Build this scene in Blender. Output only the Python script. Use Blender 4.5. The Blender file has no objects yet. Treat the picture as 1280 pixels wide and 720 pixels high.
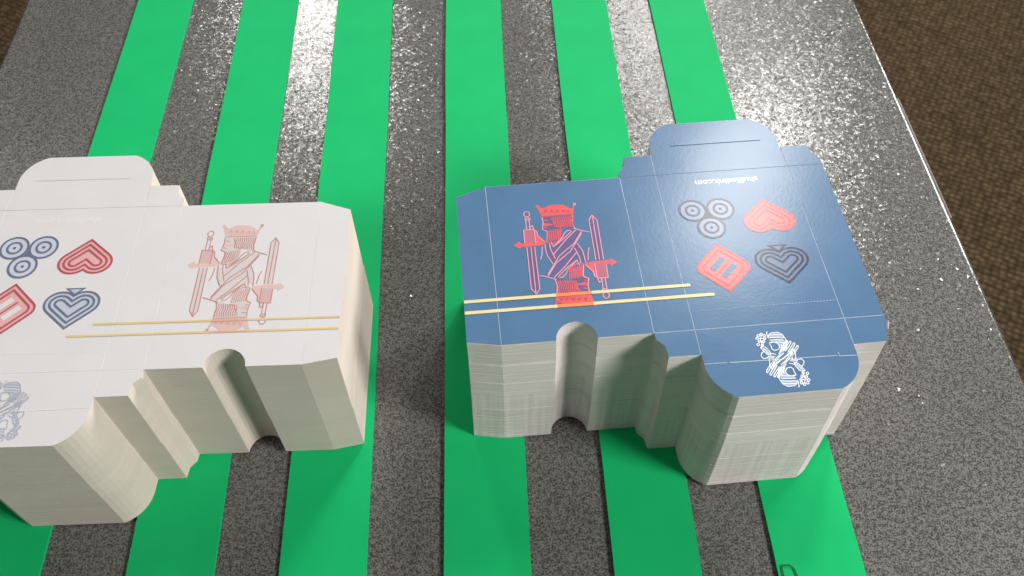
import bpy, bmesh, math, random
from mathutils import Vector, Matrix
from mathutils.geometry import tessellate_polygon
random.seed(7)
S = bpy.context.scene
COL = S.collection
# ------------------------------------------------------------------ camera
PITCH, ROLL, HC = 0.93704, -0.00297, 0.39506
cd = bpy.data.cameras.new('camera'); cam = bpy.data.objects.new('camera', cd); COL.objects.link(cam)
cd.sensor_width = 36.0; cd.lens = 1131.3 / 1280 * 36; cd.clip_start = 0.01; cd.clip_end = 50
fw = Vector((0, math.cos(PITCH), -math.sin(PITCH))); r0 = Vector((1, 0, 0)); u0 = r0.cross(fw)
rr = math.cos(ROLL) * r0 + math.sin(ROLL) * u0; uu = -math.sin(ROLL) * r0 + math.cos(ROLL) * u0
cam.matrix_world = Matrix(((rr.x, uu.x, -fw.x, 0), (rr.y, uu.y, -fw.y, 0), (rr.z, uu.z, -fw.z, HC), (0, 0, 0, 1)))
cd.dof.use_dof = True; cd.dof.focus_distance = 0.42; cd.dof.aperture_fstop = 24
S.camera = cam
# ------------------------------------------------------------------ world, lamps, exposure
W = bpy.data.worlds.new('World'); S.world = W; W.use_nodes = True
bg = W.node_tree.nodes['Background']; bg.inputs[0].default_value = (0.92, 0.97, 1.0, 1); bg.inputs[1].default_value = 0.036
def lamp(name, loc, target, sx, sy, watts, col=(1, 0.98, 0.94)):
    d = bpy.data.lights.new(name, 'AREA'); d.shape = 'RECTANGLE'; d.size = sx; d.size_y = sy; d.energy = watts; d.color = col
    o = bpy.data.objects.new(name, d); COL.objects.link(o); o.location = loc
    o.rotation_euler = (Vector(target) - Vector(loc)).to_track_quat('-Z', 'Y').to_euler(); return o
lamp('ceiling_or_fill_lamp', (-0.77, 3.00, 1.75), (-0.77, 2.0, 0), 0.12, 0.9, 17)
lamp('ceiling_or_fill_lamp', (2.75, 2.95, 1.75), (0.2, 0.5, 0), 1.0, 1.0, 88)
lamp('ceiling_or_fill_lamp', (1.0, 5.2, 2.0), (0.4, 1.6, 0), 1.6, 1.2, 58)
lamp('ceiling_or_fill_lamp', (0.50, 2.75, 1.75), (0.4, 1.6, 0), 0.14, 0.26, 6)
lamp('ceiling_or_fill_lamp', (0.66, 1.80, 1.75), (0.4, 1.0, 0), 0.30, 0.46, 16)
lamp('ceiling_or_fill_lamp', (0.86, 2.28, 1.75), (0.4, 1.0, 0), 0.20, 0.24, 3.6)
lamp('ceiling_or_fill_lamp', (-1.5, 1.6, 1.75), (0, 0.2, 0), 0.5, 0.5, 2)
lamp('ceiling_or_fill_lamp', (-1.0, -1.1, 1.75), (0, 0.2, 0), 0.6, 0.6, 4)  # added fill from the near left, lifts the shaded stack faces; no fixture
side = lamp('side_lamp', (1.75, -0.55, 1.25), (0.22, 0.10, 0), 0.6, 0.6, 7.4)
side.data.spread = math.radians(70)
S.view_settings.view_transform = 'Standard'; S.view_settings.look = 'None'; S.view_settings.gamma = 1; S.view_settings.exposure = 0.15
S.render.engine = 'CYCLES'
# ------------------------------------------------------------------ helpers
MM = 0.001
def srgb(r, g, b):
    f = lambda c: (c / 255) / 12.92 if c <= 10 else ((c / 255 + 0.055) / 1.055) ** 2.4
    return (f(r), f(g), f(b), 1)
def mat(name, col, rough=0.5, spec=0.5, metal=0.0):
    m = bpy.data.materials.new(name); m.use_nodes = True
    b = m.node_tree.nodes['Principled BSDF']
    b.inputs['Base Color'].default_value = col; b.inputs['Roughness'].default_value = rough
    b.inputs['Specular IOR Level'].default_value = spec; b.inputs['Metallic'].default_value = metal
    return m
def nd(m, t, **kw):
    n = m.node_tree.nodes.new(t)
    for k, v in kw.items(): setattr(n, k, v)
    return n
def lk(m, a, b): m.node_tree.links.new(a, b)
def bsdf(m): return m.node_tree.nodes['Principled BSDF']
def mapped(m, scale=(1, 1, 1), rot=(0, 0, 0)):
    tc = nd(m, 'ShaderNodeTexCoord'); mp = nd(m, 'ShaderNodeMapping')
    mp.inputs['Scale'].default_value = scale; mp.inputs['Rotation'].default_value = rot
    lk(m, tc.outputs['Object'], mp.inputs['Vector']); return mp.outputs['Vector']
def noise(m, vec, scale, detail=2, rough=0.5):
    n = nd(m, 'ShaderNodeTexNoise'); n.inputs['Scale'].default_value = scale; n.inputs['Detail'].default_value = detail
    n.inputs['Roughness'].default_value = rough; lk(m, vec, n.inputs['Vector']); return n
def ramp(m, fac, stops):
    r = nd(m, 'ShaderNodeValToRGB'); e = r.color_ramp.elements
    while len(e) < len(stops): e.new(0.5)
    for el, (p, c) in zip(e, stops): el.position = p; el.color = c
    lk(m, fac, r.inputs[0]); return r
def bump(m, h, strength, dist, normal=None):
    b = nd(m, 'ShaderNodeBump'); b.inputs['Strength'].default_value = strength; b.inputs['Distance'].default_value = dist
    lk(m, h, b.inputs['Height'])
    if normal is not None: lk(m, normal, b.inputs['Normal'])
    return b.outputs['Normal']
def g(v): return (v, v, v, 1)
def link(name, me, mats, parent=None):
    o = bpy.data.objects.new(name, me); COL.objects.link(o)
    for m in (mats if isinstance(mats, (list, tuple)) else [mats]): me.materials.append(m)
    if parent is not None: o.parent = parent
    return o
def empty(name, loc, rz):
    o = bpy.data.objects.new(name, None); COL.objects.link(o); o.location = loc; o.rotation_euler = (0, 0, rz)
    o.empty_display_size = 0.02; return o
def tag(o, label, cat, group=None):
    o['label'] = label; o['category'] = cat
    if group: o['group'] = group
def prism(pts, z0, z1):
    """closed prism from a plan outline in metres"""
    bm = bmesh.new()
    lo = [bm.verts.new((x, y, z0)) for x, y in pts]; hi = [bm.verts.new((x, y, z1)) for x, y in pts]
    n = len(pts)
    for i in range(n): bm.faces.new((lo[i], lo[(i + 1) % n], hi[(i + 1) % n], hi[i]))
    for t in tessellate_polygon([[Vector((x * 1000, y * 1000, 0)) for x, y in pts]]):
        bm.faces.new([hi[k] for k in t]); bm.faces.new([lo[k] for k in t])
    bmesh.ops.recalc_face_normals(bm, faces=bm.faces)
    me = bpy.data.meshes.new('mesh'); bm.to_mesh(me); bm.free(); return me
class Ink:
    """flat print collected into one mesh: strokes and fills in millimetres"""
    def __init__(s): s.bm = bmesh.new(); s.k = 0
    def z(s, line=False): s.k += 1; return ((s.k % 40) * 0.0016 + (0.066 if line else 0)) * MM
    def _face(s, P, mi, z):
        vs = [s.bm.verts.new((x * MM, y * MM, z)) for x, y in P]
        f = s.bm.faces.new(vs); f.material_index = mi
        f.normal_update()
        if f.normal.z < 0: f.normal_flip()
        return f
    def fill(s, P, mi, top=False):
        z = s.z(top)
        for t in tessellate_polygon([[Vector((x, y, 0)) for x, y in P]]): s._face([P[k] for k in t], mi, z)
    def stroke(s, P, w, mi, closed=False):
        P = [Vector(p) for p in P]
        if closed and (P[0] - P[-1]).length < 1e-4: P = P[:-1]
        n = len(P); L = []; R = []
        for i in range(n):
            a = P[i] - P[i - 1] if (i or closed) else P[1] - P[0]
            b = P[(i + 1) % n] - P[i] if (i < n - 1 or closed) else P[-1] - P[-2]
            a = a.normalized(); b = b.normalized(); t = (a + b)
            t = t.normalized() if t.length > 1e-4 else a
            k = 1 / max(0.45, t.dot(a)); nn = Vector((-t.y, t.x)) * (w / 2 * k)
            L.append(P[i] + nn); R.append(P[i] - nn)
        z = s.z(True)
        for i in range(n if closed else n - 1):
            j = (i + 1) % n; s._face([L[i], R[i], R[j], L[j]], mi, z)
    def done(s, name, mats, parent, x, y, z):
        bmesh.ops.recalc_face_normals(s.bm, faces=[])
        me = bpy.data.meshes.new(name); s.bm.to_mesh(me); s.bm.free()
        o = link(name, me, mats, parent); o.location = (x * MM, y * MM, z); return o
KING=[('m',[(-16.67,4.94),(-16.55,4.71),(-16.95,-18.02),(-15.08,-21.06),(-13.36,-18.36),(-13.11,4.38),(-12.94,4.9)]),
('m',[(-8.25,4.98),(-5.42,3.47),(-0.34,8.11),(3.62,12.35),(9.07,12.13),(5.44,6.11),(7.62,1.09),(8.02,-3.5),(8.25,-4.98),(5.42,-3.47),(0.34,-8.11),(-3.62,-12.35),(-9.07,-12.13),(-5.44,-6.11),(-7.62,-1.09),(-8.02,3.5)]),
('m',[(-7.59,21.89),(5.0,21.88),(0.57,15.27),(-6.37,13.84),(-8.33,14.72)]),
('h',[(-17.05,15.17),(-12.21,14.9),(-12.27,6.87),(-17.24,7.33)]),
('s',[(-11.99,14.37),(-11.19,13.83),(-11.05,11.29),(-8.02,7.14),(-9.04,5.89),(-11.92,6.83)]),
('s',[(-22.3,6.77),(-19.46,8.95),(-18.87,7.49),(-17.22,7.51),(-8.04,7.01),(-7.96,6.1),(-12.07,5.5),(-19.08,5.35),(-19.88,4.66)]),
('s',[(-9.73,28.61),(-8.87,29.16),(-6.99,27.2),(-3.5,29.18),(2.63,28.8),(5.75,26.19),(6.54,25.93),(7.36,28.25),(8.12,28.52),(6.47,22.12),(-7.75,22.04)]),
('s',[(-8.49,28.69),(-8.61,28.29),(-8.87,27.98),(-9.2,27.83),(-9.55,27.86),(-9.85,28.07),(-10.03,28.42),(-10.07,28.84),(-9.94,29.24),(-9.69,29.55),(-9.35,29.7),(-9.0,29.67),(-8.7,29.45),(-8.52,29.1)]),
('l',[(8.48,28.44),(8.39,28.18),(8.22,27.99),(8.01,27.89),(7.78,27.91),(7.6,28.05),(7.49,28.27),(7.47,28.53),(7.56,28.79),(7.72,28.99),(7.94,29.08),(8.16,29.06),(8.35,28.93),(8.46,28.7),(8.48,28.44)]),
('m',[(-3.9,21.21),(2.08,21.59),(6.42,21.75),(6.01,17.55),(6.5,13.78),(3.89,13.38),(2.33,15.1),(0.89,16.4),(-0.15,15.24),(-1.81,16.19),(-2.59,18.6)]),
('s',[(-7.69,18.47),(-4.11,17.9),(-2.78,17.07),(-4.94,16.9),(-6.77,16.52),(-7.71,16.98)]),
('m',[(-6.19,13.82),(-3.89,13.75),(-1.98,14.81),(0.13,15.22),(0.16,9.78),(-1.8,7.69),(-4.42,6.35),(-7.54,6.78)]),
('o',[(-2.95,21.59),(-2.5,19.99),(-3.1,17.94),(-2.61,15.48)]),
('o',[(-1.98,21.59),(-1.54,19.9),(-2.15,17.85),(-1.66,15.39)]),
('o',[(-1.01,21.59),(-0.58,19.81),(-1.19,17.76),(-0.71,15.3)]),
('o',[(-0.04,21.58),(0.37,19.72),(-0.24,17.67),(0.24,15.21)]),
('o',[(0.93,21.58),(1.33,19.63),(0.72,17.58),(1.19,15.12)]),
('o',[(1.9,21.58),(2.29,19.54),(1.67,17.49),(2.14,15.03)]),
('o',[(2.87,21.58),(3.25,19.45),(2.62,17.4),(3.09,14.94)]),
('o',[(3.84,21.58),(4.2,19.36),(3.58,17.31),(4.04,14.85)]),
('o',[(4.82,21.57),(5.16,19.27),(4.53,17.22),(4.99,14.76)]),
('o',[(5.79,21.57),(6.12,19.18),(5.49,17.13),(5.95,14.67)]),
('o',[(-5.97,13.57),(-6.36,10.85),(-7.15,7.06)]),
('o',[(-5.14,13.73),(-5.55,10.78),(-6.32,7.24)]),
('o',[(-4.3,13.88),(-4.75,10.7),(-5.49,7.43)]),
('o',[(-3.46,14.04),(-3.94,10.63),(-4.66,7.61)]),
('o',[(-2.63,14.19),(-3.14,10.55),(-3.83,7.79)]),
('o',[(-1.79,14.35),(-2.34,10.47),(-2.99,7.97)]),
('o',[(-0.95,14.5),(-1.53,10.4),(-2.16,8.16)]),
('o',[(-0.11,14.66),(-0.73,10.32),(-1.33,8.34)]),
('o',[(-3.9,21.21),(-2.59,18.6),(-1.81,16.19),(-0.15,15.24),(0.89,16.4)]),
('o',[(-7.54,6.78),(-4.42,6.35),(-1.8,7.69),(0.16,9.78)]),
('d',[(-7.17,22.41),(-0.69,22.42),(6.1,22.54)]),
('d',[(-6.56,24.63),(-5.65,26.22),(-5.03,24.73)]),
('d',[(-3.88,24.38),(-2.97,25.96),(-2.35,24.47)]),
('d',[(-1.21,24.13),(-0.29,25.71),(0.32,24.22)]),
('d',[(1.65,23.86),(2.57,25.44),(3.18,23.95)]),
('d',[(3.79,23.66),(4.72,25.24),(5.32,23.75)]),
('l',[(-7.84,21.91),(-7.68,18.84),(-8.48,14.64),(-6.73,13.74),(-6.43,12.69),(-7.33,7.08)]),
('l',[(6.29,21.86),(5.51,17.6),(6.26,13.81)]),
('o',[(-7.25,20.11),(-5.86,19.7),(-5.3,19.93)]),
('o',[(-7.71,16.05),(-6.33,15.64)]),
('l',[(-13.33,24.32),(-13.53,23.64),(-13.97,23.11),(-14.54,22.86),(-15.14,22.91),(-15.65,23.27),(-15.97,23.86),(-16.03,24.57),(-15.83,25.26),(-15.4,25.79),(-14.82,26.05),(-14.22,25.99),(-13.71,25.63),(-13.39,25.03),(-13.33,24.32)]),
('l',[(-15.74,22.18),(-13.39,21.96),(-13.72,20.91),(-15.63,21.09),(-15.74,22.18)]),
('l',[(-15.49,21.08),(-15.65,15.31)]),
('l',[(-13.93,20.93),(-14.1,15.17)]),
('l',[(-14.03,15.16),(-13.85,16.86),(-12.73,17.36),(-12.44,14.73)]),
('l',[(-17.05,15.17),(-12.21,14.9),(-12.27,6.87)]),
('l',[(-17.05,15.17),(-17.22,7.51)]),
('l',[(-11.99,14.37),(-11.19,13.83),(-11.05,11.29),(-8.02,7.14)]),
('l',[(-16.67,4.94),(-16.55,4.71),(-16.95,-18.02),(-15.08,-21.06),(-13.36,-18.36),(-13.11,4.38),(-12.94,4.9)]),
('l',[(-14.93,4.87),(-14.7,4.53),(-15.25,-20.09)]),
('l',[(-9.69,4.82),(-10.29,0.42),(-11.17,-2.36)]),
('l',[(5.41,14.12),(9.44,12.35),(12.49,11.28)]),
('l',[(-5.51,7.14),(-4.64,4.35),(-0.4,7.63),(4.63,12.55)]),
('l',[(6.53,13.06),(1.09,7.49),(-5.17,-0.09)]),
('l',[(9.07,12.13),(4.72,5.21),(-2.53,-1.0),(-8.97,-10.94)]),
('l',[(-8.36,5.96),(-8.3,2.59),(-7.93,-0.68),(-6.1,-5.37)]),
('l',[(-6.24,6.05),(-6.09,2.86),(-4.61,-2.79)]),
('l',[(-4.66,4.35),(-0.23,8.91),(0.82,11.09),(2.4,12.88),(4.23,13.26)])]
QUEEN=[('g',[(-2.44,9.46),(2.52,9.54),(3.54,8.62),(3.03,4.56),(-0.94,1.15),(0.52,4.8),(-0.2,7.32),(-1.72,8.29),(-2.89,8.12)]),
('g',[(-7.31,6.08),(-5.71,5.93),(-4.3,3.35),(-4.39,2.12),(-5.87,2.69)]),
('g',[(-3.23,10.36),(-2.62,11.96),(-1.55,12.81),(1.34,12.98),(2.98,11.71),(3.73,9.65)]),
('l',[(-3.11,13.51),(-3.44,10.65)]),
('l',[(-3.05,13.73),(-2.84,13.26)]),
('l',[(-6.54,11.94),(-6.8,11.53),(-7.2,11.39),(-7.51,11.6),(-7.55,12.04),(-7.3,12.44),(-6.89,12.59),(-6.58,12.38),(-6.54,11.94)]),
('l',[(-5.13,12.48),(-5.39,12.07),(-5.79,11.93),(-6.1,12.13),(-6.14,12.57),(-5.88,12.98),(-5.48,13.12),(-5.17,12.91),(-5.13,12.48)]),
('l',[(-4.06,11.71),(-4.32,11.3),(-4.72,11.16),(-5.03,11.37),(-5.07,11.8),(-4.81,12.21),(-4.41,12.35),(-4.09,12.14),(-4.06,11.71)]),
('l',[(-7.34,10.69),(-7.59,10.28),(-7.99,10.14),(-8.3,10.35),(-8.35,10.78),(-8.09,11.19),(-7.69,11.33),(-7.38,11.12),(-7.34,10.69)]),
('l',[(-4.24,10.29),(-4.5,9.88),(-4.9,9.74),(-5.21,9.95),(-5.25,10.38),(-4.99,10.79),(-4.59,10.93),(-4.28,10.72),(-4.24,10.29)]),
('l',[(-6.78,9.2),(-7.04,8.8),(-7.44,8.66),(-7.75,8.86),(-7.79,9.3),(-7.53,9.7),(-7.13,9.84),(-6.82,9.63),(-6.78,9.2)]),
('l',[(-5.09,8.82),(-5.35,8.42),(-5.75,8.28),(-6.06,8.49),(-6.1,8.92),(-5.85,9.32),(-5.44,9.46),(-5.13,9.26),(-5.09,8.82)]),
('l',[(-7.65,7.64),(-7.91,7.24),(-8.31,7.1),(-8.62,7.3),(-8.66,7.73),(-8.4,8.13),(-8.0,8.27),(-7.69,8.07),(-7.65,7.64)]),
('l',[(-6.02,7.27),(-6.27,6.86),(-6.67,6.73),(-6.98,6.93),(-7.02,7.36),(-6.77,7.76),(-6.37,7.9),(-6.06,7.69),(-6.02,7.27)]),
('l',[(-5.71,12.25),(-6.57,9.84),(-6.51,7.37),(-7.08,6.06)]),
('l',[(-7.51,10.76),(-4.82,10.23)]),
('l',[(-7.53,8.83),(-5.33,9.18)]),
('l',[(-3.35,8.17),(-3.26,7.06),(-3.04,6.49),(-3.06,5.03),(-2.21,4.19),(-0.73,4.48),(0.38,5.63),(0.37,6.99),(-0.48,8.01),(-1.72,8.29),(-2.84,7.95)]),
('l',[(-2.19,11.81),(1.0,11.73),(3.38,11.29)]),
('l',[(-2.69,10.64),(0.68,10.54),(3.33,10.07)]),
('l',[(-3.0,9.45),(0.36,9.36),(3.0,8.89)]),
('l',[(-3.13,8.26),(0.04,8.18),(2.4,7.74)]),
('l',[(-3.23,10.36),(-2.62,11.96),(-1.55,12.81),(1.34,12.98),(2.98,11.71),(3.73,9.65),(4.01,8.3),(3.06,4.83)]),
('l',[(3.47,8.35),(3.15,6.19),(1.31,3.91)]),
('l',[(2.46,7.79),(2.0,5.42),(0.17,3.15)]),
('l',[(1.46,7.22),(0.86,4.66),(-0.97,2.39)]),
('l',[(-7.6,6.21),(-6.94,6.59),(-5.43,6.12),(-4.31,3.84),(-4.21,2.11),(-5.67,2.57),(-6.81,4.4),(-7.6,6.21)]),
('l',[(-6.69,5.75),(-4.89,2.87)]),
('l',[(-6.88,4.14),(-7.89,3.31),(-8.38,1.96),(-7.73,0.72),(-5.99,0.98),(-5.26,1.99)]),
('l',[(-4.05,3.06),(-2.04,2.23)]),
('l',[(-5.72,1.49),(-2.66,1.31)]),
('l',[(-5.57,0.84),(-3.14,0.72)]),
('l',[(-5.4,0.77),(-6.05,-3.43),(-5.54,-4.27)]),
('l',[(-3.86,0.62),(-4.45,-2.25)]),
('l',[(5.35,3.69),(6.07,2.92),(5.41,-0.25)]),
('l',[(0.17,4.18),(1.57,5.9),(3.94,8.69),(4.35,8.49),(4.22,7.84),(2.45,5.71),(0.8,4.12)]),
('l',[(1.51,3.62),(2.91,5.34),(5.28,8.13),(5.7,7.92),(5.56,7.28),(3.8,5.14),(2.14,3.56)]),
('l',[(2.89,2.73),(4.3,4.44),(6.67,7.23),(7.09,7.02),(6.95,6.38),(5.18,4.25),(3.53,2.67)]),
('l',[(3.95,1.34),(5.36,3.04),(7.73,5.81),(8.14,5.61),(8.0,4.97),(6.24,2.85),(4.58,1.28)]),
('l',[(-5.51,-4.17),(-2.62,-1.63),(1.78,0.9),(5.02,3.18)]),
('l',[(-4.39,-3.06),(-0.98,-0.72),(2.9,1.6),(4.72,2.78)]),
('l',[(-4.15,-2.18),(-2.8,0.26),(-0.13,2.42)]),
('l',[(-3.15,-1.21),(-1.37,0.76),(1.44,2.71)])]
# ------------------------------------------------------------------ materials of the setting
TABLE = mat('grey_pebbled_laminate', g(0.12), 0.13, 0.5)
v = mapped(TABLE)
n1 = noise(TABLE, v, 1150, 2, 0.6); n2 = noise(TABLE, v, 480, 2, 0.5); n3 = noise(TABLE, v, 9, 3, 0.6)
mx = nd(TABLE, 'ShaderNodeMath', operation='MULTIPLY_ADD'); lk(TABLE, n2.outputs['Fac'], mx.inputs[0]); mx.inputs[1].default_value = 0.45; lk(TABLE, n1.outputs['Fac'], mx.inputs[2])
r = ramp(TABLE, mx.outputs[0], [(0.57, (0.050, 0.049, 0.046, 1)), (0.69, (0.098, 0.096, 0.090, 1)), (0.81, (0.20, 0.197, 0.186, 1))])  # speckle paints the light and shade of the grain into the base colour
mc = nd(TABLE, 'ShaderNodeMixRGB', blend_type='MULTIPLY'); mc.inputs[0].default_value = 0.5
r3 = ramp(TABLE, n3.outputs['Fac'], [(0.3, g(0.7)), (0.7, g(1))]); lk(TABLE, r.outputs[0], mc.inputs[1]); lk(TABLE, r3.outputs[0], mc.inputs[2])
lk(TABLE, mc.outputs[0], bsdf(TABLE).inputs['Base Color'])
# pebbled relief: every grain is a small tilted facet, most nearly level, some steep
wv = nd(TABLE, 'ShaderNodeVectorMath', operation='MULTIPLY_ADD'); lk(TABLE, noise(TABLE, v, 420, 2).outputs['Color'], wv.inputs[0]); wv.inputs[1].default_value = (0.0012,) * 3; lk(TABLE, v, wv.inputs[2])
vf = nd(TABLE, 'ShaderNodeTexVoronoi'); vf.inputs['Scale'].default_value = 720; lk(TABLE, wv.outputs[0], vf.inputs['Vector'])
s1 = nd(TABLE, 'ShaderNodeVectorMath', operation='SUBTRACT'); lk(TABLE, vf.outputs['Color'], s1.inputs[0]); s1.inputs[1].default_value = (0.5, 0.5, 0.5)
ab = nd(TABLE, 'ShaderNodeVectorMath', operation='ABSOLUTE'); lk(TABLE, s1.outputs[0], ab.inputs[0])
ml = nd(TABLE, 'ShaderNodeVectorMath', operation='MULTIPLY'); lk(TABLE, s1.outputs[0], ml.inputs[0]); lk(TABLE, ab.outputs[0], ml.inputs[1])
m2 = nd(TABLE, 'ShaderNodeVectorMath', operation='MULTIPLY'); lk(TABLE, ml.outputs[0], m2.inputs[0]); m2.inputs[1].default_value = (0.25, 0.25, 0)
sz = nd(TABLE, 'ShaderNodeSeparateXYZ'); lk(TABLE, vf.outputs['Color'], sz.inputs[0])
gt = nd(TABLE, 'ShaderNodeMath', operation='GREATER_THAN'); gt.inputs[1].default_value = 0.965; lk(TABLE, sz.outputs['Z'], gt.inputs[0])
gk = nd(TABLE, 'ShaderNodeMath', operation='MULTIPLY_ADD'); gk.inputs[1].default_value = 1.5; gk.inputs[2].default_value = 1.0; lk(TABLE, gt.outputs[0], gk.inputs[0])
m3 = nd(TABLE, 'ShaderNodeVectorMath', operation='SCALE'); lk(TABLE, m2.outputs[0], m3.inputs[0]); lk(TABLE, gk.outputs[0], m3.inputs['Scale'])
bn = bump(TABLE, mx.outputs[0], 0.12, 0.0006)
ad = nd(TABLE, 'ShaderNodeVectorMath', operation='ADD'); lk(TABLE, bn, ad.inputs[0]); lk(TABLE, m3.outputs[0], ad.inputs[1])
nz = nd(TABLE, 'ShaderNodeVectorMath', operation='NORMALIZE'); lk(TABLE, ad.outputs[0], nz.inputs[0]); lk(TABLE, nz.outputs[0], bsdf(TABLE).inputs['Normal'])
TRIM = mat('brushed_edge_trim', (0.42, 0.38, 0.35, 1), 0.4, 0.5, 0.4)
DARK = mat('dark_table_underside', g(0.02), 0.7)
GREEN = mat('green_plastic_strip', (0.010, 0.47, 0.13, 1), 0.6, 0.06)
v = mapped(GREEN); n = noise(GREEN, v, 26, 3, 0.55)
r = ramp(GREEN, n.outputs['Fac'], [(0.3, (0.009, 0.43, 0.135, 1)), (0.75, (0.012, 0.475, 0.155, 1))]); 
gd = nd(GREEN, 'ShaderNodeTexVoronoi'); gd.inputs['Scale'].default_value = 60; lk(GREEN, v, gd.inputs['Vector'])
gr = ramp(GREEN, gd.outputs['Distance'], [(0.010, g(1)), (0.016, g(0))]); gs = nd(GREEN, 'ShaderNodeSeparateColor'); lk(GREEN, gd.outputs['Color'], gs.inputs[0])
gt = nd(GREEN, 'ShaderNodeMath', operation='GREATER_THAN'); gt.inputs[1].default_value = 0.72; lk(GREEN, gs.outputs[0], gt.inputs[0])
gm = nd(GREEN, 'ShaderNodeMath', operation='MULTIPLY'); lk(GREEN, gr.outputs[0], gm.inputs[0]); lk(GREEN, gt.outputs[0], gm.inputs[1])
gx = nd(GREEN, 'ShaderNodeMixRGB'); lk(GREEN, gm.outputs[0], gx.inputs[0]); lk(GREEN, r.outputs[0], gx.inputs[1]); gx.inputs[2].default_value = (0.5, 0.55, 0.5, 1)
lk(GREEN, gx.outputs[0], bsdf(GREEN).inputs['Base Color'])
n = noise(GREEN, v, 40, 2); lk(GREEN, bump(GREEN, n.outputs['Fac'], 0.12, 0.002), bsdf(GREEN).inputs['Normal'])
MARK = mat('dark_marker_ink', (0.004, 0.09, 0.03, 1), 0.5)
CARPET = mat('brown_loop_carpet', (0.06, 0.038, 0.02, 1), 0.95, 0.1)
v = mapped(CARPET, (1, 1, 1), (0, 0, 0.5))
vo = nd(CARPET, 'ShaderNodeTexVoronoi'); vo.inputs['Scale'].default_value = 95; vo.inputs['Randomness'].default_value = 0.38; lk(CARPET, v, vo.inputs['Vector'])
no = noise(CARPET, v, 38, 3, 0.6); no2 = noise(CARPET, v, 3, 2)
rv = ramp(CARPET, vo.outputs['Distance'], [(0.05, (0.155, 0.11, 0.066, 1)), (0.45, (0.085, 0.057, 0.03, 1)), (0.75, (0.04, 0.026, 0.013, 1))])
rn = ramp(CARPET, no.outputs['Fac'], [(0.3, g(0.75)), (0.7, g(1.05))])
mm_ = nd(CARPET, 'ShaderNodeMixRGB', blend_type='MULTIPLY'); mm_.inputs[0].default_value = 1
lk(CARPET, rv.outputs[0], mm_.inputs[1]); lk(CARPET, rn.outputs[0], mm_.inputs[2]); lk(CARPET, mm_.outputs[0], bsdf(CARPET).inputs['Base Color'])
inv = nd(CARPET, 'ShaderNodeMath', operation='SUBTRACT'); inv.inputs[0].default_value = 1; lk(CARPET, vo.outputs['Distance'], inv.inputs[1])
lk(CARPET, bump(CARPET, inv.outputs[0], 0.8, 0.006), bsdf(CARPET).inputs['Normal'])
# ------------------------------------------------------------------ floor and table
me = bpy.data.meshes.new('floor'); me.from_pydata([(-4, -3, -0.742), (4, -3, -0.742), (4, 5, -0.742), (-4, 5, -0.742)], [], [(0, 1, 2, 3)])
fl = link('floor', me, CARPET); fl['kind'] = 'structure'
TROT = 0.0485
table = empty('table', (0, 0.4, -0.7419), TROT)
tag(table, 'grey pebble-textured table with a thin bright edge, under the green strips and carton stacks', 'table')
XL, XR, Y0, Y1, ZT = -0.3365, 0.2503, -0.62, 0.60, 0.74     # table-local
bm = bmesh.new()
bmesh.ops.create_cube(bm, size=1, matrix=Matrix.Translation(((XL + XR) / 2, (Y0 + Y1) / 2, ZT - 0.0125)) @ Matrix.Diagonal((XR - XL, Y1 - Y0, 0.025, 1)))
top_e = [e for e in bm.edges if all(v_.co.z > ZT - 0.001 for v_ in e.verts)]
bmesh.ops.bevel(bm, geom=top_e, offset=0.0022, segments=4, affect='EDGES', profile=0.5)
me = bpy.data.meshes.new('tabletop'); bm.to_mesh(me); bm.free(); link('tabletop', me, TABLE, table)
def strip_box(name, x0, x1, y0, y1, z0, z1, m, parent, bev=0.0006):
    bm = bmesh.new()
    bmesh.ops.create_cube(bm, size=1, matrix=Matrix.Translation(((x0 + x1) / 2, (y0 + y1) / 2, (z0 + z1) / 2)) @ Matrix.Diagonal((x1 - x0, y1 - y0, z1 - z0, 1)))
    if bev: bmesh.ops.bevel(bm, geom=bm.edges[:], offset=bev, segments=2, affect='EDGES')
    me = bpy.data.meshes.new(name); bm.to_mesh(me); bm.free(); return link(name, me, m, parent)
strip_box('edge_trim', XR + 0.0002, XR + 0.0013, -0.070, 0.032, ZT - 0.022, ZT - 0.0009, TRIM, table)
strip_box('edge_trim', XR + 0.0002, XR + 0.0012, -0.60, -0.0715, ZT - 0.022, ZT - 0.0020, TABLE, table)
for lx in (XL + 0.04, XR - 0.04):
    for ly in (Y0 + 0.05, Y1 - 0.05):
        strip_box('leg', lx - 0.015, lx + 0.015, ly - 0.015, ly + 0.015, 0.001, ZT - 0.026, DARK, table, 0.002)
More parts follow.
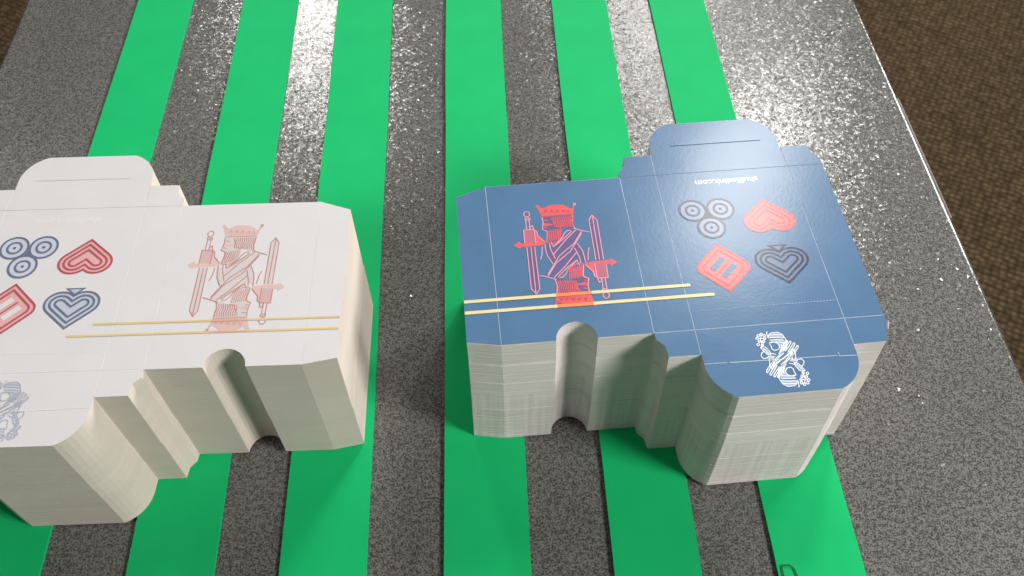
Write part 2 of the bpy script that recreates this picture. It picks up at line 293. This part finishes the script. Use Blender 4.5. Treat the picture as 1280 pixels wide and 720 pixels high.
# ------------------------------------------------------------------ green strips
TH = 0.0014
strips = [(-244.6, -228.0, 'leftmost green strip, emerging from behind the rounded far flap of the white stack'),
          (-170.1, -151.0, 'second green strip from the left, under the middle of the white carton stack'),
          (-103.2, -83.6, 'third green strip from the left, under the right end of the white carton stack'),
          (-26.9, -11.0, 'green strip in the gap between the two stacks, touching the blue stack\'s left edge'),
          (47.5, 64.0, 'green strip under the middle of the blue carton stack'),
          (116.5, 136.0, 'rightmost green strip, with a small dark outlined mark near the bottom')]
GRP = 'green strips laid across the table'
for i, (xa, xb, lab) in enumerate(strips):
    dy = 410.0; ang = math.atan2(xb - xa, dy)           # leans as it runs away
    cx = (xa + xb) / 2 * MM; cy = 0.3385; w = 38.5 * MM; ln = 0.92
    bm = bmesh.new(); rnd = random.Random(i); NS = 24; vt = []
    for j in range(NS + 1):
        y = -ln / 2 + ln * j / NS; wob = 0.00018 * math.sin(j * 1.3 + i) + rnd.uniform(-1, 1) * 0.00006
        hz = TH + 0.00018 * (1 + math.sin(j * 0.9 + i * 2.1))
        vt.append([bm.verts.new(c) for c in ((-w / 2 + wob, y, 0.0001), (w / 2 + wob, y, 0.0001), (w / 2 + wob, y, hz), (-w / 2 + wob, y, hz))])
    for j in range(NS):
        for k in range(4): bm.faces.new((vt[j][k], vt[j][(k + 1) % 4], vt[j + 1][(k + 1) % 4], vt[j + 1][k]))
    bm.faces.new(vt[0]); bm.faces.new(vt[-1]); bmesh.ops.recalc_face_normals(bm, faces=bm.faces)
    me = bpy.data.meshes.new('green_strip'); bm.to_mesh(me); bm.free()
    o = link('green_strip', me, GREEN); o.location = (cx, cy, -0.0019); o.rotation_euler = (0, 0, ang); tag(o, lab, 'strip', GRP)
    if i == 5:
        ik = Ink(); ik.stroke([(-3.0, 0), (0.6, 0.3), (2.2, -1.0), (3.0, -4.5), (2.4, -7), (-1.4, -7.2), (-3.0, -4)], 0.65, 0, True)
        mk = ik.done('printed_mark', [MARK], o, -14.2, -200.5, TH + 0.00045)
# ------------------------------------------------------------------ carton die (millimetres, u across, v away)
D, PW, H = 17.2, 64.0, 88.7
B0, B1, S1 = D, D + PW, 2 * D + PW
def arc(cx, cy, rx, ry, a0, a1, n=10): return [(cx + rx * math.cos(math.radians(a0 + (a1 - a0) * i / n)), cy + ry * math.sin(math.radians(a0 + (a1 - a0) * i / n))) for i in range(n + 1)]
NOTCH = arc(-32.4, 0, 8.7, 8.7, 180, 0, 16)
TL = arc(B0 + 17.2, 107.0, 16.8, 16.4, 180, 111, 8); TR = arc(B1 - 17.2, 107.0, 16.8, 16.4, 69, 0, 8)
BL = arc(B0 + 17.0, -17.2, 16.8, 17.1, 180, 249, 8); BR = arc(B1 - 17.0, -17.2, 16.8, 17.1, 291, 360, 8)
DT1 = [(0.1, 92.6), (3.3, 95.8), (3.8, 101.8)]; DB1 = [(0.3, -3.6), (3.2, -6.8), (3.9, -12.1)]
DT2 = [(S1 - 0.1, 92.6), (S1 - 3.0, 95.8), (S1 - 4.0, 101.6)]; DB2 = [(S1 - 0.3, -3.6), (S1 - 1.2, -6.8), (S1 - 3.4, -12.9)]
GX = -78.2
OUT = ([(GX, 83.4), (GX, 2.7), (-PW, 0)] + NOTCH + [(0, 0)] + DB1 + [(B0 - 0.15, -12.3), (B0 + 0.05, -12.3)] + BL + BR + [(B1 - 0.05, -13.0)] + DB2[::-1] + [(S1, 0), (S1, H)]
       + DT2 + [(B1 + 0.15, 101.8), (B1 - 0.05, 101.8)] + TR[::-1] + TL[::-1] + [(B0 + 0.05, 101.9), (B0 - 0.15, 101.9)] + DT1[::-1] + [(0, H), (-PW, H)])
e = 0.16
PANELS = [('front_panel', [(-PW + e, 0)] + NOTCH + [(-e, 0), (-e, H), (-PW + e, H)]),
          ('glue_flap', [(GX, 2.7), (-PW - e, 0), (-PW - e, H), (GX, 83.4)]),
          ('side_panel', [(e, e), (D - e, e), (D - e, H - e), (e, H - e)]),
          ('back_panel', [(B0 + e, e), (B1 - e, e), (B1 - e, H - e), (B0 + e, H - e)]),
          ('side_panel', [(B1 + e, e), (S1, e), (S1, H - e), (B1 + e, H - e)]),
          ('dust_flap', [(0, H + e), (D - e, H + e), (D - e, 101.9)] + DT1[::-1]),
          ('dust_flap', [(0, -e)] + DB1 + [(D - e, -12.3), (D - e, -e)]),
          ('dust_flap', [(B1 + e, H + e), (S1, H + e)] + DT2 + [(B1 + e, 101.8)]),
          ('dust_flap', [(B1 + e, -e), (B1 + e, -13.0)] + DB2[::-1] + [(S1, -e)]),
          ('tuck_flap', [(B0 + e, H + e), (B1 - e, H + e)] + TR[::-1] + TL[::-1]),
          ('bottom_flap', [(B0 + e, -e)] + BL + BR + [(B1 - e, -e)])]
CREASES = [('glue_flap', -PW, 0, -PW, H, 0), ('front_panel', 0, 0, 0, H, 0), ('back_panel', B0, -12, B0, 101, 0), ('back_panel', B1, -12.6, B1, 101, 0),
           ('side_panel', 0, 0, D, 0, 0), ('bottom_flap', B0, 0, B1, 0, 0), ('dust_flap', B1, 0, S1, 0, 0),
           ('side_panel', 0, H, D, H, 1), ('tuck_flap', B0, H, B1, H, 1), ('dust_flap', B1, H, S1, H, 1)]
def legs_outline(a, L, sy=0.9):
    s = math.sqrt(.5); c = (s * L, s * L)
    right = [(c[0] + a * math.cos(math.radians(t)), c[1] + a * math.sin(math.radians(t))) for t in range(-45, 136, 15)]
    P = [(0, -math.sqrt(2) * a)] + right + ([(0, math.sqrt(2) * a)] if a < L * 0.98 else []) + [(-x, y) for x, y in right[::-1]]
    if a >= L * 0.98: P = [q for k, q in enumerate(P) if k == 0 or (q[0] - P[k - 1][0]) ** 2 + (q[1] - P[k - 1][1]) ** 2 > 1e-4]
    return [(x, y * sy) for x, y in P]
def suit_heart(parent, c, mats, flip, z, name):
    a = 7.1; ik = Ink(); f = -1 if flip else 1; P = lambda k: [(x * f, y * f) for x, y in legs_outline(k, a)]
    ik.fill(P(a), 1)
    for k in (a - 0.5, a - 2.7, a - 5.0): ik.stroke(P(k), 1.02, 0, True)
    if not flip: ik.fill([(-4.1, 12.6), (4.1, 12.6), (0, 8.8)], 1); ik.stroke([(-3.6, 12.3), (3.6, 12.3), (0, 9.1)], 0.8, 0, True)
    return ik.done(name, mats, parent, c[0], c[1], z)
def suit_club(parent, c, mats, z):
    ik = Ink()
    circ = lambda x, y, r: [(x + r * math.cos(t * math.pi / 16), y + r * math.sin(t * math.pi / 16)) for t in range(32)]
    cs = [(-6.5, 3.7), (6.5, 3.7), (0, -7.0)]
    ik.fill([(-3.2, 3.0), (-3, -3), (0, -3), (3, -3), (3.2, 3.0), (0, 3.8)], 0)
    for x, y in cs: ik.fill(circ(x, y, 6.6), 1)
    for x, y in cs:
        ik.stroke(circ(x, y, 6.05), 1.05, 0, True); ik.stroke(circ(x, y, 3.1), 1.05, 0, True); ik.fill(circ(x, y, 0.75), 0, True)
    return ik.done('club_print', mats, parent, c[0], c[1], z)
def suit_diamond(parent, c, mats, z):
    def P(k):
        s = 13.7 - k * 1.414; r = max(4.2 - k * 0.6, 0.8); q = r * 1.414
        cL, cR = -(s - q), (s - q)
        return ([(0, s)] + [(cR + r * math.cos(math.radians(t)), r * math.sin(math.radians(t))) for t in range(45, -46, -15)] + [(0, -s)]
                + [(cL + r * math.cos(math.radians(t)), r * math.sin(math.radians(t))) for t in range(225, 134, -15)])
    ik = Ink(); ik.fill(P(0), 1)
    for k in (0.5, 2.6): ik.stroke(P(k), 1.0, 0, True)
    d = math.sqrt(.5)
    for off in (-3.0, 3.0):
        cx, cy = off * d, -off * d; L, w = 4.4, 1.35
        ik.fill([(cx + d * (L * sx - w * sy), cy + d * (L * sx + w * sy)) for sx, sy in ((-1, -1), (1, -1), (1, 1), (-1, 1))], 2, True)
    ik.stroke([(-4.2 * d * 1.2, -4.2 * d * 1.2), (4.2 * d * 1.2, 4.2 * d * 1.2)], 0.7, 0)
    return ik.done('diamond_print', mats, parent, c[0], c[1], z)
def figure(name, parts, parent, c, mats, idx, wid, z):
    ik = Ink(); both = [(t, [(s * x, s * y) for x, y in P]) for s in (1, -1) for t, P in parts]
    for fills in (True, False):
        for t, P in both:
            if (t in 'mshgw') != fills: continue
            if fills:
                if len(P) > 8 and t == 'm' and P is both[-1]: continue
                ik.fill(P, idx[t])
            else: ik.stroke(P, wid[t], idx[t], P[0] == P[-1] and len(P) > 3)
    return ik.done(name, mats, parent, c[0], c[1], z)
def card_edge(name, streaks, base):
    m = mat(name, base, 0.75, 0.21)
    v = mapped(m, (60, 60, 2600)); n = noise(m, v, 1.0, 3, 0.6)
    v2 = mapped(m, (9, 9, 60)); n2 = noise(m, v2, 1.0, 3, 0.6)
    c0 = tuple(b * 0.91 for b in base[:3]) + (1,); c1 = tuple(min(1, b * 1.08) for b in base[:3]) + (1,)
    r = ramp(m, n.outputs['Fac'], [(0.32, c0 if streaks else tuple(b * 0.985 for b in base[:3]) + (1,)), (0.7, c1)])
    r2 = ramp(m, n2.outputs['Fac'], [(0.3, g(0.9)), (0.7, g(1.0))])
    x = nd(m, 'ShaderNodeMixRGB', blend_type='MULTIPLY'); x.inputs[0].default_value = 1; lk(m, r.outputs[0], x.inputs[1]); lk(m, r2.outputs[0], x.inputs[2])
    out = x.outputs[0]
    if streaks:      # nick and knife marks that run down the lower bundle of sheets
        v3 = mapped(m, (420, 420, 6)); n3 = noise(m, v3, 1.0, 2, 0.6)
        r3 = ramp(m, n3.outputs['Fac'], [(0.35, g(0.76)), (0.6, g(1.0))])
        tc = nd(m, 'ShaderNodeTexCoord'); sp = nd(m, 'ShaderNodeSeparateXYZ'); lk(m, tc.outputs['Object'], sp.inputs[0])
        mr = nd(m, 'ShaderNodeMapRange'); mr.inputs['From Min'].default_value = 0.040; mr.inputs['From Max'].default_value = 0.0385
        lk(m, sp.outputs['Z'], mr.inputs['Value']); ml = nd(m, 'ShaderNodeMath', operation='MULTIPLY'); ml.inputs[1].default_value = 0.5; lk(m, mr.outputs[0], ml.inputs[0])
        y = nd(m, 'ShaderNodeMixRGB', blend_type='MULTIPLY'); lk(m, ml.outputs[0], y.inputs[0]); lk(m, out, y.inputs[1]); lk(m, r3.outputs[0], y.inputs[2]); out = y.outputs[0]
    lk(m, out, bsdf(m).inputs['Base Color'])
    lk(m, bump(m, n.outputs['Fac'], 0.15 if streaks else 0.015, 0.0002), bsdf(m).inputs['Normal'])
    return m
def coated(name, col, rough, var=0.06, spec=0.21):
    m = mat(name, col, rough, spec); v = mapped(m); n = noise(m, v, 55, 4, 0.65)
    c0 = tuple(c * (1 - var) for c in col[:3]) + (1,); c1 = tuple(min(1, c * (1 + var)) for c in col[:3]) + (1,)
    r = ramp(m, n.outputs['Fac'], [(0.3, c0), (0.7, c1)]); lk(m, r.outputs[0], bsdf(m).inputs['Base Color'])
    n2 = noise(m, v, 700, 2); lk(m, bump(m, n2.outputs['Fac'], 0.06, 0.0004), bsdf(m).inputs['Normal'])
    n3 = noise(m, v, 14, 2); lk(m, bump(m, n3.outputs['Fac'], 0.10, 0.004, bsdf(m).inputs['Normal'].links[0].from_socket), bsdf(m).inputs['Normal'])
    return m
def stack(loc, yaw, top, mirror, sheet, edge, creases, inks, jit, seed, lean, label):
    root = empty('carton_stack', (loc[0] * MM, loc[1] * MM, 0), yaw); tag(root, label, 'carton stack', 'stacks of flat carton blanks')
    f = -1 if mirror else 1; sh = lambda P: [(x * f * MM, y * MM) for x, y in P]
    rnd = random.Random(seed)
    base = TH + 0.0005 - 0.0019; t = 0.00040; n = int((top - 0.0003 - base) / t); t = (top - 0.0003 - base) / n
    # --- the sheets below the printed one: real thin layers, too fine to count
    verts, faces = [], []; P0 = sh(OUT); N = len(P0); bx = by = 0.0; seam = int(n * 0.46)
    tri = prism(P0, 0, 1); capi = [tuple(q.vertices) for q in tri.polygons if all(tri.vertices[k].co.z > 0.5 for k in q.vertices)]
    for i in range(n):
        s = 1 - i / n
        if rnd.random() < 0.10: bx += rnd.gauss(0, jit * 0.9); by += rnd.gauss(0, jit * 0.9); bx *= 0.8; by *= 0.8
        ox = (lean[0] * s + bx + rnd.gauss(0, jit) + lean[2] * math.sin(math.pi * s)) * MM; oy = (lean[1] * s + by + rnd.gauss(0, jit)) * MM
        if i < seam: ox += lean[3] * MM; oy += lean[3] * MM
        if jit > 0.02 and i in (int(n * .80), int(n * .81), int(n * .62), int(n * .33)): oy += 0.22 * MM; ox += 0.12 * MM
        if jit > 0.02 and i == 5: oy += 0.5 * MM; ox += 0.2 * MM
        if jit > 0.02 and i == n - 1: oy += 0.35 * MM
        z0 = base + i * t + 0.00001; z1 = base + (i + 1) * t - 0.00001; b = len(verts)
        rz = rnd.gauss(0, jit * 0.0015); cz, sz = math.cos(rz), math.sin(rz)
        Q = [(x * cz - y * sz + ox, x * sz + y * cz + oy) for x, y in P0]
        verts += [(x, y, z0) for x, y in Q] + [(x, y, z1) for x, y in Q]
        faces += [(b + k, b + (k + 1) % N, b + N + (k + 1) % N, b + N + k) if not mirror else (b + N + k, b + N + (k + 1) % N, b + (k + 1) % N, b + k) for k in range(N)]
        for q in capi: faces.append(tuple(b + k for k in q)); faces.append(tuple(b + k - N for k in q[::-1]))
    bpy.data.meshes.remove(tri)
    me = bpy.data.meshes.new('sheet_block'); me.from_pydata(verts, [], faces); me.update()
    o = link('sheet_block', me, edge, root); o['kind'] = 'stuff'; o['label'] = 'pale cut edges of the many sheets below the top one'
    # --- the top sheet, panel by panel between its creases
    pn = {}
    for name, P in PANELS:
        o = link(name, prism(sh(P), top - 0.00028, top), [sheet, edge], root)
        for q in o.data.polygons:
            if abs(q.normal.z) < 0.5 or q.normal.z < 0: q.material_index = 1
        pn.setdefault(name, o)
    for name, xa, ya, xb, yb, k in CREASES:
        dx, dy = (0.14, 0) if xa == xb else (0, 0.14)
        P = [(xa - dx, ya - dy), (xb + dx, ya - dy), (xb + dx, yb + dy), (xa - dx, yb + dy)]
        link('crease', prism(sh(P), top - 0.00026, top - 0.00008), creases[k], pn[name])
    zp = top + 0.00003
    if not mirror:      # corner of the near right dust flap, bent up and showing its white back
        vs = [(97.0, -7.0, 0.05), (98.2, -3.4, 0.05), (98.9, -3.2, 0.7), (97.5, -7.2, 0.5)]
        bm = bmesh.new(); lo = [bm.verts.new((x * MM, y * MM, top + z * MM)) for x, y, z in vs]; hi = [bm.verts.new(((x + 0.2) * MM, (y - 0.1) * MM, top + z * MM)) for x, y, z in vs]
        bm.faces.new(lo); bm.faces.new(hi[::-1])
        for k in range(4): bm.faces.new((lo[k], hi[k], hi[(k + 1) % 4], lo[(k + 1) % 4]))
        bmesh.ops.recalc_face_normals(bm, faces=bm.faces); me = bpy.data.meshes.new('bent_corner'); bm.to_mesh(me); bm.free(); link('bent_corner', me, edge, pn['side_panel'])
    # slits, perforation
    ik = Ink(); ik.stroke([(f * 27.8, 107.1), (f * 72.7, 107.1)], 0.35, 0); ik.done('slit', [creases[1]], pn['tuck_flap'], 0, 0, zp)
    ik = Ink(); ik.stroke([(f * (B0 + .3), -16.9), (f * 27, -17.1)], 0.25, 0); ik.stroke([(f * 28, -17.2), (f * 72.3, -17.9)], 0.35, 0); ik.stroke([(f * 73.4, -16.3), (f * 73.5, -18.2), (f * (B1 - .3), -18.5)], 0.3, 0)
    ik.done('slit', [creases[0]], pn['bottom_flap'], 0, 0, zp)
    ik = Ink()
    for q in range(46):
        u_ = B0 + 1 + q * 1.38
        ik.stroke([(f * u_, 9.4), (f * (u_ + 0.85), 9.4)], 0.12 + 0.2 * q / 46, 0)
    ik.done('perforation', [creases[0]], pn['back_panel'], 0, 0, zp)
    # print
    bc, sx, sy = (0, 0, 0) if not mirror else (-101.0, 1.0, 1.0)
    K = inks
    figure('king_print', KING, pn['front_panel'], ((-31.7, 45.5) if not mirror else (30.6, 46.6)), [K['mauve'], K['salmon'], K['pink'], K['hand'], K['deep']],
           dict(m=0, s=1, l=2, h=3, d=4, o=K['oi']), dict(l=K['lw'], d=0.28, o=K['ow']), zp)
    figure('queen_print', QUEEN, pn['bottom_flap'], (49.8 + bc, -17.4 + sx * 0.4), [K['qfill'], K['qline']], dict(g=0, w=1, l=1), dict(l=0.36), zp)
    suit_heart(pn['back_panel'], (63.8 + bc, 60.1 + sy), [K['red'], K['redfill']], True, zp, 'heart_print')
    suit_heart(pn['back_panel'], (63.4 + bc, 28.9 + sy), [K['navy'], K['navyfill']], False, zp, 'spade_print')
    suit_club(pn['back_panel'], (36.6 + bc, 61.3 + sy), [K['navy'], K['clubfill']], zp)
    suit_diamond(pn['back_panel'], (36.7 + bc, 31.3 + sy), [K['red'], K['redfill'], sheet], zp)
    fc = bpy.data.curves.new('web_address', 'FONT'); fc.body = 'shuffledink.com'; fc.size = 1; fc.offset = 0.012
    tmp = bpy.data.objects.new('tmp', fc); COL.objects.link(tmp); dg = bpy.context.evaluated_depsgraph_get()
    me = bpy.data.meshes.new_from_object(tmp.evaluated_get(dg)); bpy.data.objects.remove(tmp)
    wx = max(v_.co.x for v_ in me.vertices); sc = 30.0 / wx * MM
    for v_ in me.vertices: v_.co = Vector((-v_.co.x * sc, -v_.co.y * sc * 0.95, 0))
    o = link('web_address_print', me, K['text'], pn['back_panel']); o.location = ((65.0 if not mirror else -35.8) * MM, (83.3 + (-0.4 if mirror else 0)) * MM, zp)
    for (v0, ub, uw) in ((23.1, 20.2, -25.6), (17.3, 29.5, -35.5)):
        ik = Ink(); xa, xb = (GX + 0.1, ub) if not mirror else (uw, 78.0)
        ik.stroke([(xa, v0), (xb, v0)], K['sw'], 0)
        ik.done('gold_stripe_print', [K['gold']], pn['front_panel'], 0, 0, zp + 0.00010)
    ik = Ink(); kc = -31.7 if not mirror else 30.6
    for v0 in (23.1, 17.3): ik.stroke([(kc - 6.8, v0), (kc + 8.6, v0)], K['sw'] * 0.98, 0)
    ik.done('gold_stripe_overprint', [K['orange']], pn['front_panel'], 0, 0, zp + 0.00012)
    return root
# ------------------------------------------------------------------ the two stacks
BLUE = coated('blue_coated_card', (0.088, 0.180, 0.318, 1), 0.21)
EDGE_B = card_edge('cut_card_edges', True, (0.79, 0.725, 0.715, 1))
ib = dict(mauve=coated('mauve_ink', (0.13, 0.125, 0.26, 1), 0.21), salmon=coated('salmon_ink', (0.72, 0.125, 0.14, 1), 0.21), pink=coated('pink_ink', (0.78, 0.33, 0.42, 1), 0.21),
          hand=coated('dusky_pink_ink', (0.46, 0.15, 0.22, 1), 0.21), deep=coated('deep_red_ink', (0.42, 0.08, 0.12, 1), 0.21),
          qfill=coated('pale_blue_ink', (0.36, 0.45, 0.60, 1), 0.21), qline=coated('white_ink', (0.84, 0.86, 0.88, 1), 0.21),
          red=coated('dark_coral_ink', (0.55, 0.10, 0.11, 1), 0.21), redfill=coated('coral_ink', (0.78, 0.15, 0.15, 1), 0.21),
          navy=coated('navy_ink', (0.016, 0.022, 0.07, 1), 0.21), navyfill=coated('slate_ink', (0.12, 0.185, 0.315, 1), 0.21), clubfill=coated('pale_slate_ink', (0.21, 0.265, 0.385, 1), 0.21),
          text=coated('white_text_ink', (0.88, 0.90, 0.92, 1), 0.21), gold=coated('cream_gold_ink', (0.78, 0.65, 0.34, 1), 0.21), orange=coated('orange_ink', (0.85, 0.28, 0.09, 1), 0.21), lw=0.48, sw=1.6, oi=1, ow=0.55)
CW = coated('worn_white_crease', (0.42, 0.50, 0.62, 1), 0.5, 0.21); CD = coated('dark_blue_crease', (0.035, 0.065, 0.13, 1), 0.5)  # dark blue puts the shadow of the far folds into their colour
stack((59.3, 208.3), 0.08998, 0.0796, False, BLUE, EDGE_B, [CW, CD], ib, 0.024, 3, (0.0, -2.2, 0.5, 0.15), 'tall stack of blue printed carton blanks with a white queen and red king')
WHITE = coated('white_coated_card', (0.635, 0.62, 0.635, 1), 0.5, 0.02)
EDGE_W = card_edge('clean_cut_card_edges', False, (0.675, 0.59, 0.535, 1))
iw = dict(mauve=coated('blush_ink', (0.58, 0.53, 0.53, 1), 0.5, 0.02), salmon=coated('rose_ink', (0.62, 0.44, 0.42, 1), 0.5), pink=coated('dusty_red_ink', (0.54, 0.23, 0.20, 1), 0.5),
          hand=coated('pale_rose_ink', (0.56, 0.38, 0.38, 1), 0.5), deep=coated('brick_line_ink', (0.50, 0.29, 0.29, 1), 0.5),
          qfill=coated('pale_grey_blue_ink', (0.50, 0.52, 0.58, 1), 0.5), qline=coated('grey_blue_ink', (0.38, 0.41, 0.50, 1), 0.5),
          red=coated('brick_red_ink', (0.40, 0.085, 0.10, 1), 0.5), redfill=coated('light_pink_ink', (0.66, 0.36, 0.37, 1), 0.5),
          navy=coated('slate_blue_ink', (0.13, 0.15, 0.22, 1), 0.5), navyfill=coated('light_slate_ink', (0.46, 0.49, 0.58, 1), 0.5), clubfill=coated('lighter_slate_ink', (0.50, 0.53, 0.62, 1), 0.5),
          text=coated('bright_white_ink', (0.71, 0.695, 0.70, 1), 0.45), gold=coated('pale_yellow_ink', (0.66, 0.51, 0.21, 1), 0.5), orange=coated('peach_ink', (0.70, 0.38, 0.22, 1), 0.5), lw=0.36, sw=0.9, oi=2, ow=0.30)
CWW = coated('bright_crease', (0.74, 0.72, 0.71, 1), 0.5, 0.05); CWD = coated('grey_crease', (0.55, 0.53, 0.535, 1), 0.5, 0.05)
stack((-150.1, 191.9), 0.03398, 0.0787, True, WHITE, EDGE_W, [CWW, CWD], iw, 0.008, 5, (0.5, 0.35, 0.0, 0.18), 'tall stack of white printed carton blanks with pale red king outline')
